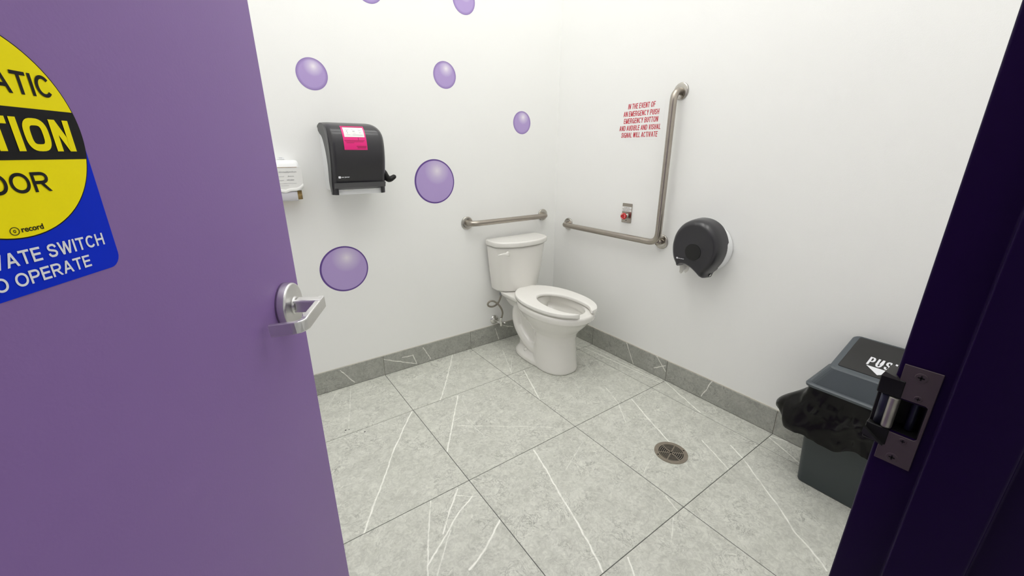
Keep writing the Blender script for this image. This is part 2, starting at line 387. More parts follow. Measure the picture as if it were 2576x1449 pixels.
def caps(name, body, o, ax, ay, an, x0, x1, y0, y1, material, parent, stroke=.14, shear=0., thick=.0003, e=2.1, gap=.13):
    """capital lettering drawn with even strokes, fitted into x0..x1, y0..y1"""
    Hh = y1-y0; t = stroke*Hh; Gd = glyphs(e); sw = sum(.30 if ch == ' ' else Gd[ch][0] for ch in body)
    fixed = len([c for c in body if c == 'I'])*t
    ngap = len(body)-1
    W_ = (x1-x0)-shear*Hh
    k = (W_-fixed)/(sw+gap*ngap)          # width of one relative unit
    V, F = [], []
    def put(x, y): return o+ax*(x0+x+shear*y)+ay*(y0+y)+an*(thick+.00004*(lay[0] % 4))
    cx = 0.; lay = [0]
    for ch in body:
        if ch == ' ': cx += (.30+gap)*k; continue
        rw, strokes = Gd[ch]; gw = rw*k if rw else t
        for st_ in strokes:
            P = [Vector((cx+t/2+a*(gw-t), t/2+c*(Hh-t))) for a, c in st_]
            if ch in 'AVWMN' or (ch == 'Y'):
                P = [Vector((p.x, 0 if q[1] == 0 else Hh if q[1] == 1 else p.y)) for p, q in zip(P, st_)]
            closed = (P[0]-P[-1]).length < 1e-7
            n0 = len(V); lay[0] += 1
            for i, p in enumerate(P):
                if closed: d0 = (P[i]-P[i-1]) if i else (P[0]-P[-2]); d1 = (P[i+1]-P[i]) if i < len(P)-1 else (P[1]-P[0])
                else: d0 = (P[i]-P[i-1]) if i else (P[1]-P[0]); d1 = (P[i+1]-P[i]) if i < len(P)-1 else d0
                d0 = d0.normalized(); d1 = d1.normalized()
                m_ = Vector((-(d0.y+d1.y), d0.x+d1.x)); m_.normalize()
                cs = max(.5, m_.dot(Vector((-d0.y, d0.x))))
                off = m_*(t/2/cs); pp = p.copy()
                if not closed and i in (0, len(P)-1):
                    d = d1 if i == 0 else d0; sg_ = -1 if i == 0 else 1
                    if abs(d.y) > .35 and abs(d.x) > .02 and len(P) == 2:
                        off = Vector((-(t/2)/abs(d.y)*(1 if d.y > 0 else -1), 0))            # diagonal: cut level
                        yy = 0 if pp.y < t*.6 else Hh if pp.y > Hh-t*.6 else pp.y
                        pp = pp+d*((yy-pp.y)/d.y)
                    elif len(P) == 2 or ch in 'U':
                        e_ = t/2 if not (ch in 'AY' and abs(d.y) < .1) else 0
                        pp = pp+d*(sg_*e_)
                        pp.y = min(Hh, max(0, pp.y))
                for q in (pp+off, pp-off):
                    V.append(put(max(cx-t*.2, min(cx+gw+t*.2, q.x)), min(Hh, max(0, q.y))))
            for i in range(len(P)-1):
                a = n0+2*i; F.append([a, a+1, a+3, a+2])
        cx += gw+gap*k
    return obj(name, (V, F), material, parent, weld=False)


# ================================================================== SETTING
WY = .008; WX = .008                 # wall planes (baseboard tile faces lie on 0)
XL = -2.50; YF = -2.152; CEIL = 3.60
def struct(name, vf, material, **k):
    o = obj(name, vf, material, **k); o['kind'] = 'structure'; return o
w_ = struct('wall_back', box(XL-.12, WX+.12, WY, WY+.12, -.02, CEIL), M['wall'])
w_['label'] = 'white vinyl wall with bubbles behind the toilet'; w_['category'] = 'wall'
w_ = struct('wall_right', box(WX, WX+.12, -4.0, WY, -.02, CEIL), M['wall'])
w_['label'] = 'white vinyl wall with the L-shaped grab bar'; w_['category'] = 'wall'
w_ = struct('wall_left', box(XL-.12, XL, -4.0, WY, -.02, CEIL), M['wall'])
w_['label'] = 'white wall behind the purple door'; w_['category'] = 'wall'
# wall with the doorway
w_ = struct('wall_front', join(box(-1.331, WX, -2.286, YF, -.0, CEIL), box(XL, -2.347, -2.286, YF, 0, CEIL), box(-2.347, -1.331, -2.286, YF, 2.18, CEIL)), M['wall'])
w_['label'] = 'white wall around the purple door frame'; w_['category'] = 'wall'
w_ = struct('ceiling', box(XL-.12, WX+.12, -2.286, WY+.12, CEIL, CEIL+.06), M['ceiling'])
w_['label'] = 'white ceiling above the washroom'; w_['category'] = 'ceiling'

# floor: grout bed + one object per tile
FX = [-2.50, -1.9305, -1.3305, -.7305, -.1305, .004]
FY = [.004, -.4375, -1.0285, -1.6195, -2.2105, -2.8015, -3.3925, -4.0]
floor = struct('floor', box(XL, WX, -4.0, WY, -.05, -.0016), M['grout'], origin=(0, 0, 0))
floor['label'] = 'grey stone-look tiled floor with dark grout lines'; floor['category'] = 'floor'
FLOOR_VEINS = [
 (1.00,[(-0.872,-0.002),(-1.077,-0.305),(-1.173,-0.435)]),
 (1.00,[(-1.074,-0.453),(-1.211,-0.653),(-1.328,-0.822)]),
 (0.40,[(-1.202,-0.644),(-1.110,-0.629),(-1.068,-0.491)]),
 (0.60,[(-1.203,-0.686),(-0.965,-0.860),(-0.827,-0.969)]),
 (1.10,[(-1.341,-0.443),(-1.519,-0.670),(-1.607,-0.807),(-1.699,-0.937),(-1.760,-1.029)]),
 (0.45,[(-1.535,-0.009),(-1.647,-0.395)]),
 (0.30,[(-1.613,-0.015),(-1.712,-0.187)]),
 (0.50,[(-1.140,-0.661),(-1.135,-0.833)]),
 (0.80,[(-1.505,-1.035),(-1.583,-1.186),(-1.637,-1.301)]),
 (1.00,[(-1.390,-1.042),(-1.469,-1.121),(-1.529,-1.190)]),
 (1.00,[(-1.361,-1.107),(-1.446,-1.148),(-1.525,-1.203),(-1.595,-1.250),(-1.622,-1.269)]),
 (1.20,[(-1.334,-1.261),(-1.404,-1.306),(-1.452,-1.336),(-1.517,-1.359)]),
 (0.70,[(-1.500,-1.193),(-1.614,-1.317)]),
 (0.60,[(-1.408,-1.069),(-1.332,-1.133)]),
 (1.00,[(-0.610,-0.448),(-0.660,-0.576),(-0.728,-0.746)]),
 (1.10,[(-1.001,-1.042),(-1.036,-1.176),(-1.075,-1.301),(-1.104,-1.420),(-1.134,-1.513),(-1.170,-1.618)]),
 (0.35,[(-0.780,-1.131),(-0.974,-1.220)]),
 (1.00,[(-0.315,-1.038),(-0.389,-1.205),(-0.452,-1.365)]),
 (0.60,[(-0.343,-0.876),(-0.402,-1.017),(-0.503,-1.151)]),
 (0.40,[(-0.186,-0.479),(-0.270,-0.679),(-0.327,-0.793)]),
 (0.50,[(-0.592,-1.381),(-0.713,-1.420)]),
 (0.90,[(-0.321,-1.451),(-0.354,-1.529),(-0.400,-1.618)]),
 (1.00,[(-0.242,-1.545),(-0.289,-1.630),(-0.352,-1.713),(-0.444,-1.839),(-0.506,-1.911),(-0.537,-1.971),(-0.580,-2.032)]),
 (1.00,[(-0.008,-1.031),(-0.071,-1.189),(-0.122,-1.322)]),
 (0.70,[(-0.742,-1.548),(-0.766,-1.618)]),
 (0.40,[(-0.804,-1.625),(-0.900,-1.680)]),
 (0.90,[(-1.066,-1.631),(-1.099,-1.683),(-1.16,-1.80)]),
 (0.60,[(-0.565,-0.144),(-0.692,-0.430)]),
 (0.50,[(-0.553,-0.244),(-0.684,-0.407)]),
]
def in_cell(v, x0, x1, y0, y1):
    xs = [p[0] for p in v[1]]; ys = [p[1] for p in v[1]]
    return min(xs) < x1 and max(xs) > x0 and min(ys) < y1 and max(ys) > y0
G = .0013
seed = 0
for i in range(len(FX)-1):
    for j in range(len(FY)-1):
        x0, x1, y1, y0 = FX[i], FX[i+1], FY[j], FY[j+1]
        seed += 1
        vs = [(s, [(a, c, 0) for a, c in p]) for s, p in FLOOR_VEINS if in_cell((s, p), x0, x1, y0, y1)]
        if not vs:
            for _ in range(2):
                a = Vector((random.uniform(x0, x1), y1, 0)); d = Vector((random.uniform(-.3, .3), y0-y1, 0))
                vs.append((random.uniform(.4, 1), [a, a+d*.45, a+d]))
        obj('floor_tile', box(x0+G, x1-G, y0+G, y1-G, -.008, 0), tile_mat('stone_tile_%d' % seed, vs, seed), floor, bevel=(.0008, 1))
# little dark scuffs on the floor near the door
for x_, y_, r_ in ((-1.663, -.400, .0062), (-1.648, -.405, .0040), (-1.622, -.4475, .0034), (-1.590, -.466, .0058), (-1.671, -.412, .0030)):
    pts = [(x_+r_*(.6+.5*random.random())*math.cos(a), y_+.75*r_*(.6+.5*random.random())*math.sin(a)) for a in [2*math.pi*k/9 for k in range(9)]]
    obj('scuff_mark', prism(pts, Vector((0, 0, 0)), X, Y, Z, .00005, .0003), M['grout'], floor)
# baseboards: cut tiles + caulk line, same joints as the floor
BB = .127
BACK_V = [[(-1.577, .114), (-1.51, .015)], [(-1.332, .108), (-1.125, .009)], [(-1.074, .111), (-1.031, .016)], [(-1.148, .083), (-1.125, .009)], [(-.528, .099), (-.499, .007)], [(-.467, .111), (-.376, .075)], [(-1.215, .082), (-1.143, .079)]]
RIGHT_V = [[(-.728, .126), (-.795, .004)], [(-.953, .129), (-1.023, .06)], [(-1.297, .129), (-1.254, .013)], [(-.944, .047), (-1.018, .094)]]
bbk = struct('baseboard_back', box(XL, -.0005, .0045, .0085, .001, BB+.0025), M['caulk'], origin=(0, 0, 0))
bbk['label'] = 'grey stone tile baseboard along the bubble wall'; bbk['category'] = 'baseboard'
for i in range(len(FX)-1):
    x0, x1 = FX[i], min(FX[i+1], 0.0)
    seed += 1
    vs = [(.8, [(a, 0, c) for a, c in p]) for p in BACK_V if min(q[0] for q in p) >= x0-.02 and max(q[0] for q in p) <= x1+.02]
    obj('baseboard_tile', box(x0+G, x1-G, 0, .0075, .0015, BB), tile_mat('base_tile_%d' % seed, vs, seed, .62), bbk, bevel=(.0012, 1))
bbr = struct('baseboard_right', box(.0045, .0085, -2.15, -.0005, .001, BB+.0025), M['caulk'], origin=(0, 0, 0))
bbr['label'] = 'grey stone tile baseboard under the L-shaped grab bar'; bbr['category'] = 'baseboard'
for j in range(5):
    y1, y0 = min(FY[j], 0.0), max(FY[j+1], -2.15)
    if y1-y0 < .02: continue
    seed += 1
    vs = [(.8, [(0, a, c) for a, c in p]) for p in RIGHT_V if min(q[0] for q in p) >= y0-.02 and max(q[0] for q in p) <= y1+.02]
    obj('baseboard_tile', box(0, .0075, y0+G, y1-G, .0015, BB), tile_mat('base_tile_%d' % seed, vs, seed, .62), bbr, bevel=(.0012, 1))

# ceiling troffer (above the frame): lights the room
for LX, LY, where in ((-.64, -.62, 'nearest the room corner'), (-1.88, -.62, 'at the left end of the bubble wall'), (-.64, -1.56, 'above the waste bin'), (-1.88, -1.56, 'above the open door')):
    t = thing('ceiling_light', 'white recessed ceiling light panel '+where, 'light', (LX, LY, CEIL-.02), 'ceiling light panels')
    fr = []
    for a in ((LX-.60, LX+.60, LY-.30, LY-.28), (LX-.60, LX+.60, LY+.28, LY+.30), (LX-.60, LX-.58, LY-.28, LY+.28), (LX+.58, LX+.60, LY-.28, LY+.28)):
        fr.append(box(a[0], a[1], a[2], a[3], CEIL-.022, CEIL-.0005))
    obj('frame', join(*fr), M['white_plastic'], t)
    obj('diffuser', box(LX-.579, LX+.579, LY-.279, LY+.279, CEIL-.014, CEIL-.010), M['lamp'], t)

# ================================================================== DOOR FRAME
JX = -1.379; JL = -2.299
def jamb_poly(side):
    pts = [(0, -2.146), (.050, -2.146), (.050, -2.292), (0, -2.292), (0, -2.2465), (-.016, -2.2465), (-.016, -2.191), (0, -2.191)]
    return [(JX+a, c) for a, c in pts] if side > 0 else [(JL-a, c) for a, c in pts]
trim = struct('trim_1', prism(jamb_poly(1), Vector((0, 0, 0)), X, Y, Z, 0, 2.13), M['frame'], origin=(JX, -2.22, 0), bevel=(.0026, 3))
trim['label'] = 'purple metal door frame with a rebated jamb'; trim['category'] = 'door frame'
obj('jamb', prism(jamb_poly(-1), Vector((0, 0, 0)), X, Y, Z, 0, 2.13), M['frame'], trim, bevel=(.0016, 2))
hp = [(-2.146, 2.13), (-2.146, 2.18), (-2.292, 2.18), (-2.292, 2.13), (-2.2465, 2.13), (-2.2465, 2.114), (-2.191, 2.114), (-2.191, 2.13)]
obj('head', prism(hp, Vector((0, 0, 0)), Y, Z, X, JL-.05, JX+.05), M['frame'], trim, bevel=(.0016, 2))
# pocket for the electric strike, cut into the jamb
cut = obj('cut', box(-1.40, -1.345, -2.1785, -2.13, .9785, 1.0195), M['black_plastic'])
md = trim.modifiers.new('b', 'BOOLEAN'); md.operation = 'DIFFERENCE'; md.object = cut; md.solver = 'EXACT'
bpy.context.view_layer.update()
dg = bpy.context.evaluated_depsgraph_get()
nm = bpy.data.meshes.new_from_object(trim.evaluated_get(dg))
trim.modifiers.clear(); trim.data = nm
bpy.data.objects.remove(cut)

# electric strike in that pocket
st = thing('electric_strike', 'bronze-coloured electric strike plate with a black keeper on the purple jamb', 'door strike', (JX, -2.165, 1.0))
pl = [(-2.1505, .9385), (-2.1505, .977), (-2.1765, .977), (-2.1785, .979), (-2.1785, 1.019), (-2.1765, 1.021), (-2.1505, 1.021), (-2.1505, 1.0615), (-2.1815, 1.0615), (-2.1815, .9385)]
obj('faceplate', prism(pl, Vector((0, 0, 0)), Y, Z, X, JX-.0016, JX+.0002), M['bronze'], st, bevel=(.0004, 1))
for yy, zz, r_ in ((-2.166, 1.051, .0055), (-2.169, 1.0265, .0036), (-2.169, .9715, .0036), (-2.165, .947, .0055)):
    o_ = Vector((JX-.0016, yy, zz))
    sc = obj('screw', lathe([(r_, 0), (r_, .0002), (r_*.86, .0007), (r_*.86, .0004)], o_, -X, Y, 20), M['bronze'], st)
    cr = join(obox(o_, -X, Y, Z, .0004, .0009, -r_*.5, r_*.5, -r_*.13, r_*.13), obox(o_, -X, Y, Z, .0004, .0009, -r_*.13, r_*.13, -r_*.5, r_*.5))
    obj('cross_slot', cr, M['black_plastic'], sc)
# black housing that sticks out past the room side of the jamb
hs = join(box(-1.3815, -1.352, -2.156, -2.135, 1.020, 1.0415), box(-1.3815, -1.352, -2.156, -2.135, .958, .979),
          box(-1.356, -1.350, -2.1775, -2.135, .979, 1.020), box(-1.372, -1.352, -2.139, -2.135, .979, 1.020))
obj('pocket_liner', join(box(-1.378, -1.352, -2.1784, -2.157, .9786, .9796), box(-1.378, -1.352, -2.1784, -2.1774, .9790, 1.019), box(-1.378, -1.352, -2.1784, -2.157, 1.0184, 1.0194)), M['black_plastic'], st)
obj('housing', hs, M['black_plastic'], st, bevel=(.0008, 1))
obj('ramp', prism([(-2.135, .966), (-2.135, .9745), (-2.155, .960)], Vector((0, 0, 0)), Y, Z, X, -1.3885, -1.3835), M['flap'], st)
obj('top_ramp', prism([(-2.1355, 1.0415), (-2.1375, 1.0475), (-2.148, 1.0445), (-2.151, 1.0415)], Vector((0, 0, 0)), Y, Z, X, -1.384, -1.356), M['ramp'], st)
obj('keeper_bar', lathe([(.0045, .9805), (.0050, .982), (.0050, 1.018), (.0045, 1.0195)], Vector((-1.3785, -2.1515, 0)), Z, X, 20), M['strike_metal'], st, smooth=True)
obj('keeper', lathe([(.0058, .9805), (.0058, 1.0195)], Vector((-1.3735, -2.1445, 0)), Z, X, 24), M['navy'], st, smooth=True)
obj('latch_cup', lathe([(.004, .981), (.004, 1.019)], Vector((-1.366, -2.168, 0)), Z, X, 16), M['navy'], st, smooth=True)

# ================================================================== DOOR
HP = Vector((-2.299, -2.146, 0)); DU = Vector((.478602, .878085, 0)); DN = Vector((.878085, -.478602, 0)); DW = .915
door = struct('door_1', obox(HP, DU, DN, Z, .004, DW, -.044, 0, .008, 2.118), M['door'], origin=HP, bevel=(.0012, 2))
door['label'] = 'purple metal door standing open into the washroom'; door['category'] = 'door'
RC = HP+DU*.845+Z*1.013
hd = obj('lever_handle', lathe([(.0425, 0), (.0425, .004), (.0422, .0135), (.0410, .0160), (.0385, .0170), (.018, .0175), (.0150, .0185), (.0140, .024)], RC, DN, DU, 40), M['lever'], door, smooth=True, label='satin chrome lever handle')
obj('shank', loft([[RC+DN*d+DU*(a*s)+Z*(c*s) for a, c in rrect(-1, 1, -1, 1, .35, 3)] for d, s in ((.020, .0125), (.028, .0120), (.066, .0115), (.067, .0105))]), M['lever'], hd, bevel=None)
# return lever: flat bar out at 57-66 mm, toward the hinge side, bent back to the door
path = fillet_path([RC+DN*.0615+DU*.014, RC+DN*.0625-DU*.092-Z*.006, RC+DN*.012-DU*.094-Z*.010], [.016], 6)
rings = []
for k, p_ in enumerate(path):
    d_ = ((path[k+1]-p_) if k == 0 else (p_-path[k-1]) if k == len(path)-1 else path[k+1]-path[k-1]).normalized()
    s_ = d_.cross(Z).normalized(); v_ = s_.cross(d_)
    h = .0105 if k > 1 else .0118
    rings.append([p_+s_*a+v_*c for a, c in rrect(-.0052, .0052, -h, h, .002, 2)])
obj('lever', loft(rings), M['lever'], hd)
# hinges (off to the left, behind the frame of the picture)
for zz in (.25, 1.06, 1.88):
    obj('hinge', lathe([(.007, zz-.057), (.007, zz+.057)], HP+Vector((.000, .009, 0))-DN*.001, Z, X, 12), M['steel'], door, smooth=True)

# decal on the door
DO = HP+DU*(DW-.468)                  # circle axis
dc = thing('warning_decal', 'yellow disc and blue automatic door caution decal on the purple door', 'decal', DO+Z*1.178)
hb = [(-.076, 1.296), (-.076, 1.190)]+[(-.064+.012*math.cos(math.radians(a)), 1.190+.012*math.sin(math.radians(a))) for a in range(180, 271, 15)]
bp = hb+[(-x_, z_) for x_, z_ in hb[::-1]]
obj('blue_panel', prism(bp, DO, DU, Z, DN, .0001, .0004), M['blue'], dc)
obj('outline_ring', prism(circ(0, 1.2957, .0767, 96), DO, DU, Z, DN, .0004, .0005), M['black_vinyl'], dc)
obj('yellow_disc', prism(circ(0, 1.2957, .0757, 96), DO, DU, Z, DN, .0004, .0007), M['yellow'], dc)
# black band across the disc
bz0, bz1 = 1.2764, 1.3147; R_ = .0761
bd = []
for k in range(13):
    zz = bz0+(bz1-bz0)*k/12; bd.append((math.sqrt(R_*R_-(zz-1.2957)**2), zz))
bd = bd+[(-a, c) for a, c in bd[::-1]]
obj('black_band', prism(bd, DO, DU, Z, DN, .0007, .0009), M['black_vinyl'], dc)
TO = DO+DN*.0007
caps('lettering', 'AUTOMATIC', TO, DU, Z, DN, -.0610, .0610, 1.3245, 1.3410, M['black_ink'], dc, stroke=.16)
caps('lettering', 'CAUTION', DO+DN*.0009, DU, Z, DN, -.0660, .0655, 1.2828, 1.3076, M['yellow'], dc, stroke=.215, e=3.0, gap=.14)
caps('lettering', 'DOOR', TO, DU, Z, DN, -.0315, .0315, 1.2520, 1.2672, M['black_ink'], dc, stroke=.16)
text('lettering', 'record', TO, DU, Z, DN, -.0030, .0142, 1.2238, 1.2282, M['black_ink'], dc, bold=.02)
rg = [[TO+DU*(-.0080+r_*math.cos(2*math.pi*i/24)*1.15)+Z*(1.2256+r_*math.sin(2*math.pi*i/24))+DN*.0003 for i in range(24)] for r_ in (.0031, .0026)]
inn = [[TO+DU*(-.0080+r_*math.cos(2*math.pi*i/24))+Z*(1.2256+r_*1.2*math.sin(2*math.pi*i/24))+DN*.0003 for i in range(24)] for r_ in (.0010, .00055)]
obj('emblem', join(loft(rg, False, False), loft(inn, False, False)), M['black_ink'], dc)
TB = DO+DN*.0004
caps('lettering', 'ACTIVATE SWITCH', TB, DU, Z, DN, -.0650, .0645, 1.2004, 1.2112, M['white_vinyl'], dc, stroke=.165)
caps('lettering', 'TO OPERATE', TB, DU, Z, DN, -.0445, .0445, 1.1848, 1.1952, M['white_vinyl'], dc, stroke=.165)

# ================================================================== WALL BUBBLES
bubm = {}
def bubble(x, z, r, rim, label, grp):
    key = (r, rim)
    if key not in bubm: bubm[key] = bubble_mat('bubble_print_%d' % len(bubm), r, rim)
    o = obj('bubble_decal', prism(circ(x, z, r, 72), Vector((0, WY, 0)), X, Z, -Y, .0001, .0006), bubm[key], origin=(x, WY, z))
    tag(o, label, 'decal', grp)
bubble(-1.504, 1.629, .068, False, 'small purple bubble decal above the towel dispenser, nearest the door edge', 'small bubble decals')
bubble(-.826, 1.688, .068, False, 'small purple bubble decal at upper middle, above the large bubble beside the towel dispenser', 'small bubble decals')
bubble(-.297, 1.465, .068, False, 'small purple bubble decal closest to the room corner, above the short grab bar', 'small bubble decals')
bubble(-.690, 2.062, .068, False, 'small purple bubble decal cut by the top edge, the right one of two', 'small bubble decals')
bubble(-1.203, 2.026, .068, False, 'small purple bubble decal barely showing at the top edge, above the towel dispenser', 'small bubble decals')
bubble(-.922, 1.126, .124, True, 'large outlined purple bubble decal right of the towel dispenser', 'large bubble decals')
bubble(-1.478, .693, .124, True, 'large outlined purple bubble decal low on the wall beside the door lever', 'large bubble decals')

# ================================================================== GRAB BARS
def flange(parent, o, an, ax):
    f = obj('flange', lathe([(.040, 0), (.0400, .004), (.0385, .007), (.034, .0085), (.020, .0095)], o, an, ax, 40), M['steel_polish'], parent, smooth=True)
    return f
BR = .0172
def hbar(name, label, pts, fl, an):
    o0 = Vector(fl[0])
    t = thing(name, label, 'grab bar', o0, 'stainless grab bars')
    obj('bar', tube(fillet_path(pts, [.05]*(len(pts)-2), 10), BR, 20), M['steel'], t, smooth=True)
    for f in fl: flange(t, Vector(f), an, Z)
OFF = .058
hbar('grab_bar', 'short horizontal stainless grab bar above the toilet tank',
     [(-.722, WY-.003, .868), (-.722, WY-OFF, .868), (-.112, WY-OFF, .868), (-.112, WY-.003, .868)],
     [(-.722, WY, .868), (-.112, WY, .868)], -Y)
gl = thing('grab_bar', 'L-shaped stainless grab bar beside the emergency notice', 'grab bar', (WX, -.9, .81), 'stainless grab bars')
zb, zt, yl, yr = .812, 1.571, -.137, -.905
obj('bar', tube(fillet_path([(WX-.003, yl, zb), (WX-OFF, yl, zb), (WX-OFF, yr, zb), (WX-OFF, yr, zt), (WX-.003, yr, zt)], [.05, .062, .05], 10), BR, 20), M['steel'], gl, smooth=True)
for yy, zz in ((yl, zb), (yr, zt)): flange(gl, Vector((WX, yy, zz)), -X, Z)
flange(gl, Vector((WX, yr+.012, zb)), -X, Z)
obj('post', lathe([(.014, 0), (.014, OFF-.01)], Vector((WX, yr+.012, zb)), -X, Z, 20), M['steel'], gl, smooth=True)

# ================================================================== EMERGENCY NOTICE + CALL BUTTON
sg = thing('emergency_notice', 'clear film notice with red emergency instructions beside the grab bar', 'sign', (WX, -.669, 1.452))
SO = Vector((WX, 0, 0))
obj('film', prism(rrect(.518, .8195, 1.3515, 1.5505, .004, 3), SO, -Y, Z, -X, .0001, .0005), M['film'], sg)
for body, a, b_, z0, z1 in (('IN THE EVENT OF', .581, .761, 1.513, 1.540), ('AN EMERGENCY PUSH', .552, .789, 1.475, 1.502), ('EMERGENCY BUTTON', .558, .787, 1.4385, 1.4655),
                            ('AND AUDIBLE AND VISUAL', .530, .807, 1.401, 1.4275), ('SIGNAL WILL ACTIVATE', .547, .792, 1.364, 1.391)):
    caps('lettering', body, SO-X*.0005, -Y, Z, -X, a, b_, z0, z1, M['red_ink'], sg, stroke=.140, shear=.07, gap=.15)
eb = thing('emergency_button', 'red mushroom emergency call button on a steel wall plate', 'button', (WX, -.637, .942))
obj('wall_plate', prism(rrect(.602, .672, .8855, .9985, .003, 3), SO, -Y, Z, -X, .0002, .005), M['steel'], eb, bevel=(.0012, 2))
PO = SO-X*.0050
for body, z0, z1, a, b_ in (('PUSH IN', .9665, .9795, .617, .656), ('EMERGENCY', .9510, .9640, .608, .661)):
    lb = obj('label_strip', prism([(.6025, z0), (.6705, z0), (.6705, z1), (.6025, z1)], PO, -Y, Z, -X, 0, .0004), M['paper'], eb)
    caps('lettering', body, PO-X*.0004, -Y, Z, -X, a, b_, z0+.0035, z1-.0035, M['ink'], lb, stroke=.16)
BO = Vector((WX-.005, -.640, .9265))
obj('collar', lathe([(.0150, 0), (.0150, .004), (.011, .006), (.011, .016)], BO, -X, Y, 28), M['steel_polish'], eb, smooth=True)
bt = obj('mushroom_button', lathe([(.010, .014), (.0105, .020), (.0185, .024), (.0195, .028), (.0195, .031), (.0180, .0345), (.0115, .0350), (.0112, .0335), (.002, .0330)], BO, -X, Y, 32), M['red'], eb, smooth=True)
for k in range(3):
    a0 = math.radians(20+120*k); arc = []
    for r_ in (.0158, .0126):
        arc.append([BO-X*.0352+Y*(r_*math.cos(a0+math.radians(75)*i/8))+Z*(r_*math.sin(a0+math.radians(75)*i/8)) for i in range(9)])
    obj('arrow_mark', loft(arc, False, False, False), M['pale_red'], bt)
obj('screw', lathe([(.003, 0), (.0028, .0008)], Vector((WX-.005, -.637, .8990)), -X, Y, 14), M['black_plastic'], eb)

# ================================================================== TOILET
TX = -.403
toilet = thing('toilet', 'white two-piece ceramic toilet in the corner under the grab bars', 'toilet', (TX, -.40, 0))
def oval(hw, yb, yf, z, n=48, e=2.25, eb=None, cx=TX):
    """superellipse plan ring between back yb and front yf"""
    cy = (yb+yf)/2; hl = abs(yb-yf)/2; out = []
    for i in range(n):
        a = 2*math.pi*i/n; c, s = math.cos(a), math.sin(a)
        ex = (eb if (eb and s > 0) else e)
        out.append(Vector((cx+hw*math.copysign(abs(c)**(2/ex), c), cy+hl*math.copysign(abs(s)**(2/ex), s), z)))
    return out
# bowl body: column, bowl, rim and hollow in one closed surface
A = loft([oval(.119, -.36, -.645, 0), oval(.124, -.345, -.649, .006), oval(.123, -.345, -.648, .02), oval(.120, -.35, -.640, .06), oval(.117, -.36, -.630, .14), oval(.117, -.355, -.628, .205),
          oval(.121, -.34, -.634, .24), oval(.136, -.30, -.656, .27), oval(.156, -.26, -.690, .305), oval(.174, -.225, -.724, .342), oval(.182, -.205, -.745, .362), oval(.188, -.20, -.755, .369),
          oval(.189, -.20, -.757, .394), oval(.185, -.205, -.754, .406), oval(.177, -.215, -.744, .409),
          oval(.130, -.285, -.700, .409), oval(.124, -.292, -.694, .404), oval(.124, -.292, -.694, .362), oval(.131, -.285, -.700, .354), oval(.124, -.30, -.682, .335), oval(.098, -.34, -.63, .30), oval(.06, -.39, -.57, .27), oval(.03, -.43, -.52, .262)])
# tank deck behind the rim
Bk = loft([oval(.075, -.05, -.34, .30, e=3.5), oval(.10, -.035, -.34, .350, e=4), oval(.135, -.03, -.34, .382, e=4.5), oval(.142, -.03, -.34, .402, e=4.5), oval(.138, -.034, -.34, .408, e=4.5)])
# floor flange, web and trap loop
Ft = loft([oval(.124, -.165, -.56, 0, e=2.6), oval(.128, -.16, -.56, .008, e=2.6), oval(.126, -.163, -.56, .028, e=2.6), oval(.112, -.178, -.54, .045, e=2.6), oval(.09, -.195, -.52, .055, e=2.6)])
Wb = loft([oval(.070, -.17, -.44, .02, e=3), oval(.068, -.17, -.44, .18, e=3), oval(.075, -.15, -.40, .27, e=3), oval(.085, -.14, -.34, .34, e=3)])
tr = []
for s in (-1, 1):
    tr.append(tube(catmull([(TX+s*.052, -.45, .095), (TX+s*.060, -.36, .085), (TX+s*.062, -.275, .125), (TX+s*.060, -.205, .185), (TX+s*.058, -.182, .255), (TX+s*.055, -.200, .320), (TX+s*.045, -.26, .365)], 6), .040, 16))
bowl = obj('bowl', join(A, Bk, Ft, Wb, *tr), M['ceramic'], toilet, weld=False)
md = bowl.modifiers.new('rm', 'REMESH'); md.mode = 'VOXEL'; md.voxel_size = .0048; md.use_smooth_shade = True
md = bowl.modifiers.new('sm', 'SMOOTH'); md.factor = .5; md.iterations = 7
bpy.context.view_layer.update()
dg = bpy.context.evaluated_depsgraph_get()
nm = bpy.data.meshes.new_from_object(bowl.evaluated_get(dg)); bowl.modifiers.clear(); bowl.data = nm
for p_ in nm.polygons: p_.use_smooth = True
if not nm.materials: nm.materials.append(M['ceramic'])
obj('water', loft([oval(.070, -.375, -.592, .282, e=2), oval(.069, -.377, -.590, .2825, e=2)]), M['water'], toilet)
for s in (-1, 1):
    obj('bolt_cap', lathe([(.0150, .046), (.0145, .058), (.010, .066), (.003, .068)], Vector((TX+s*.088, -.312, 0)), Z, X, 20), M['ceramic'], toilet, smooth=True)
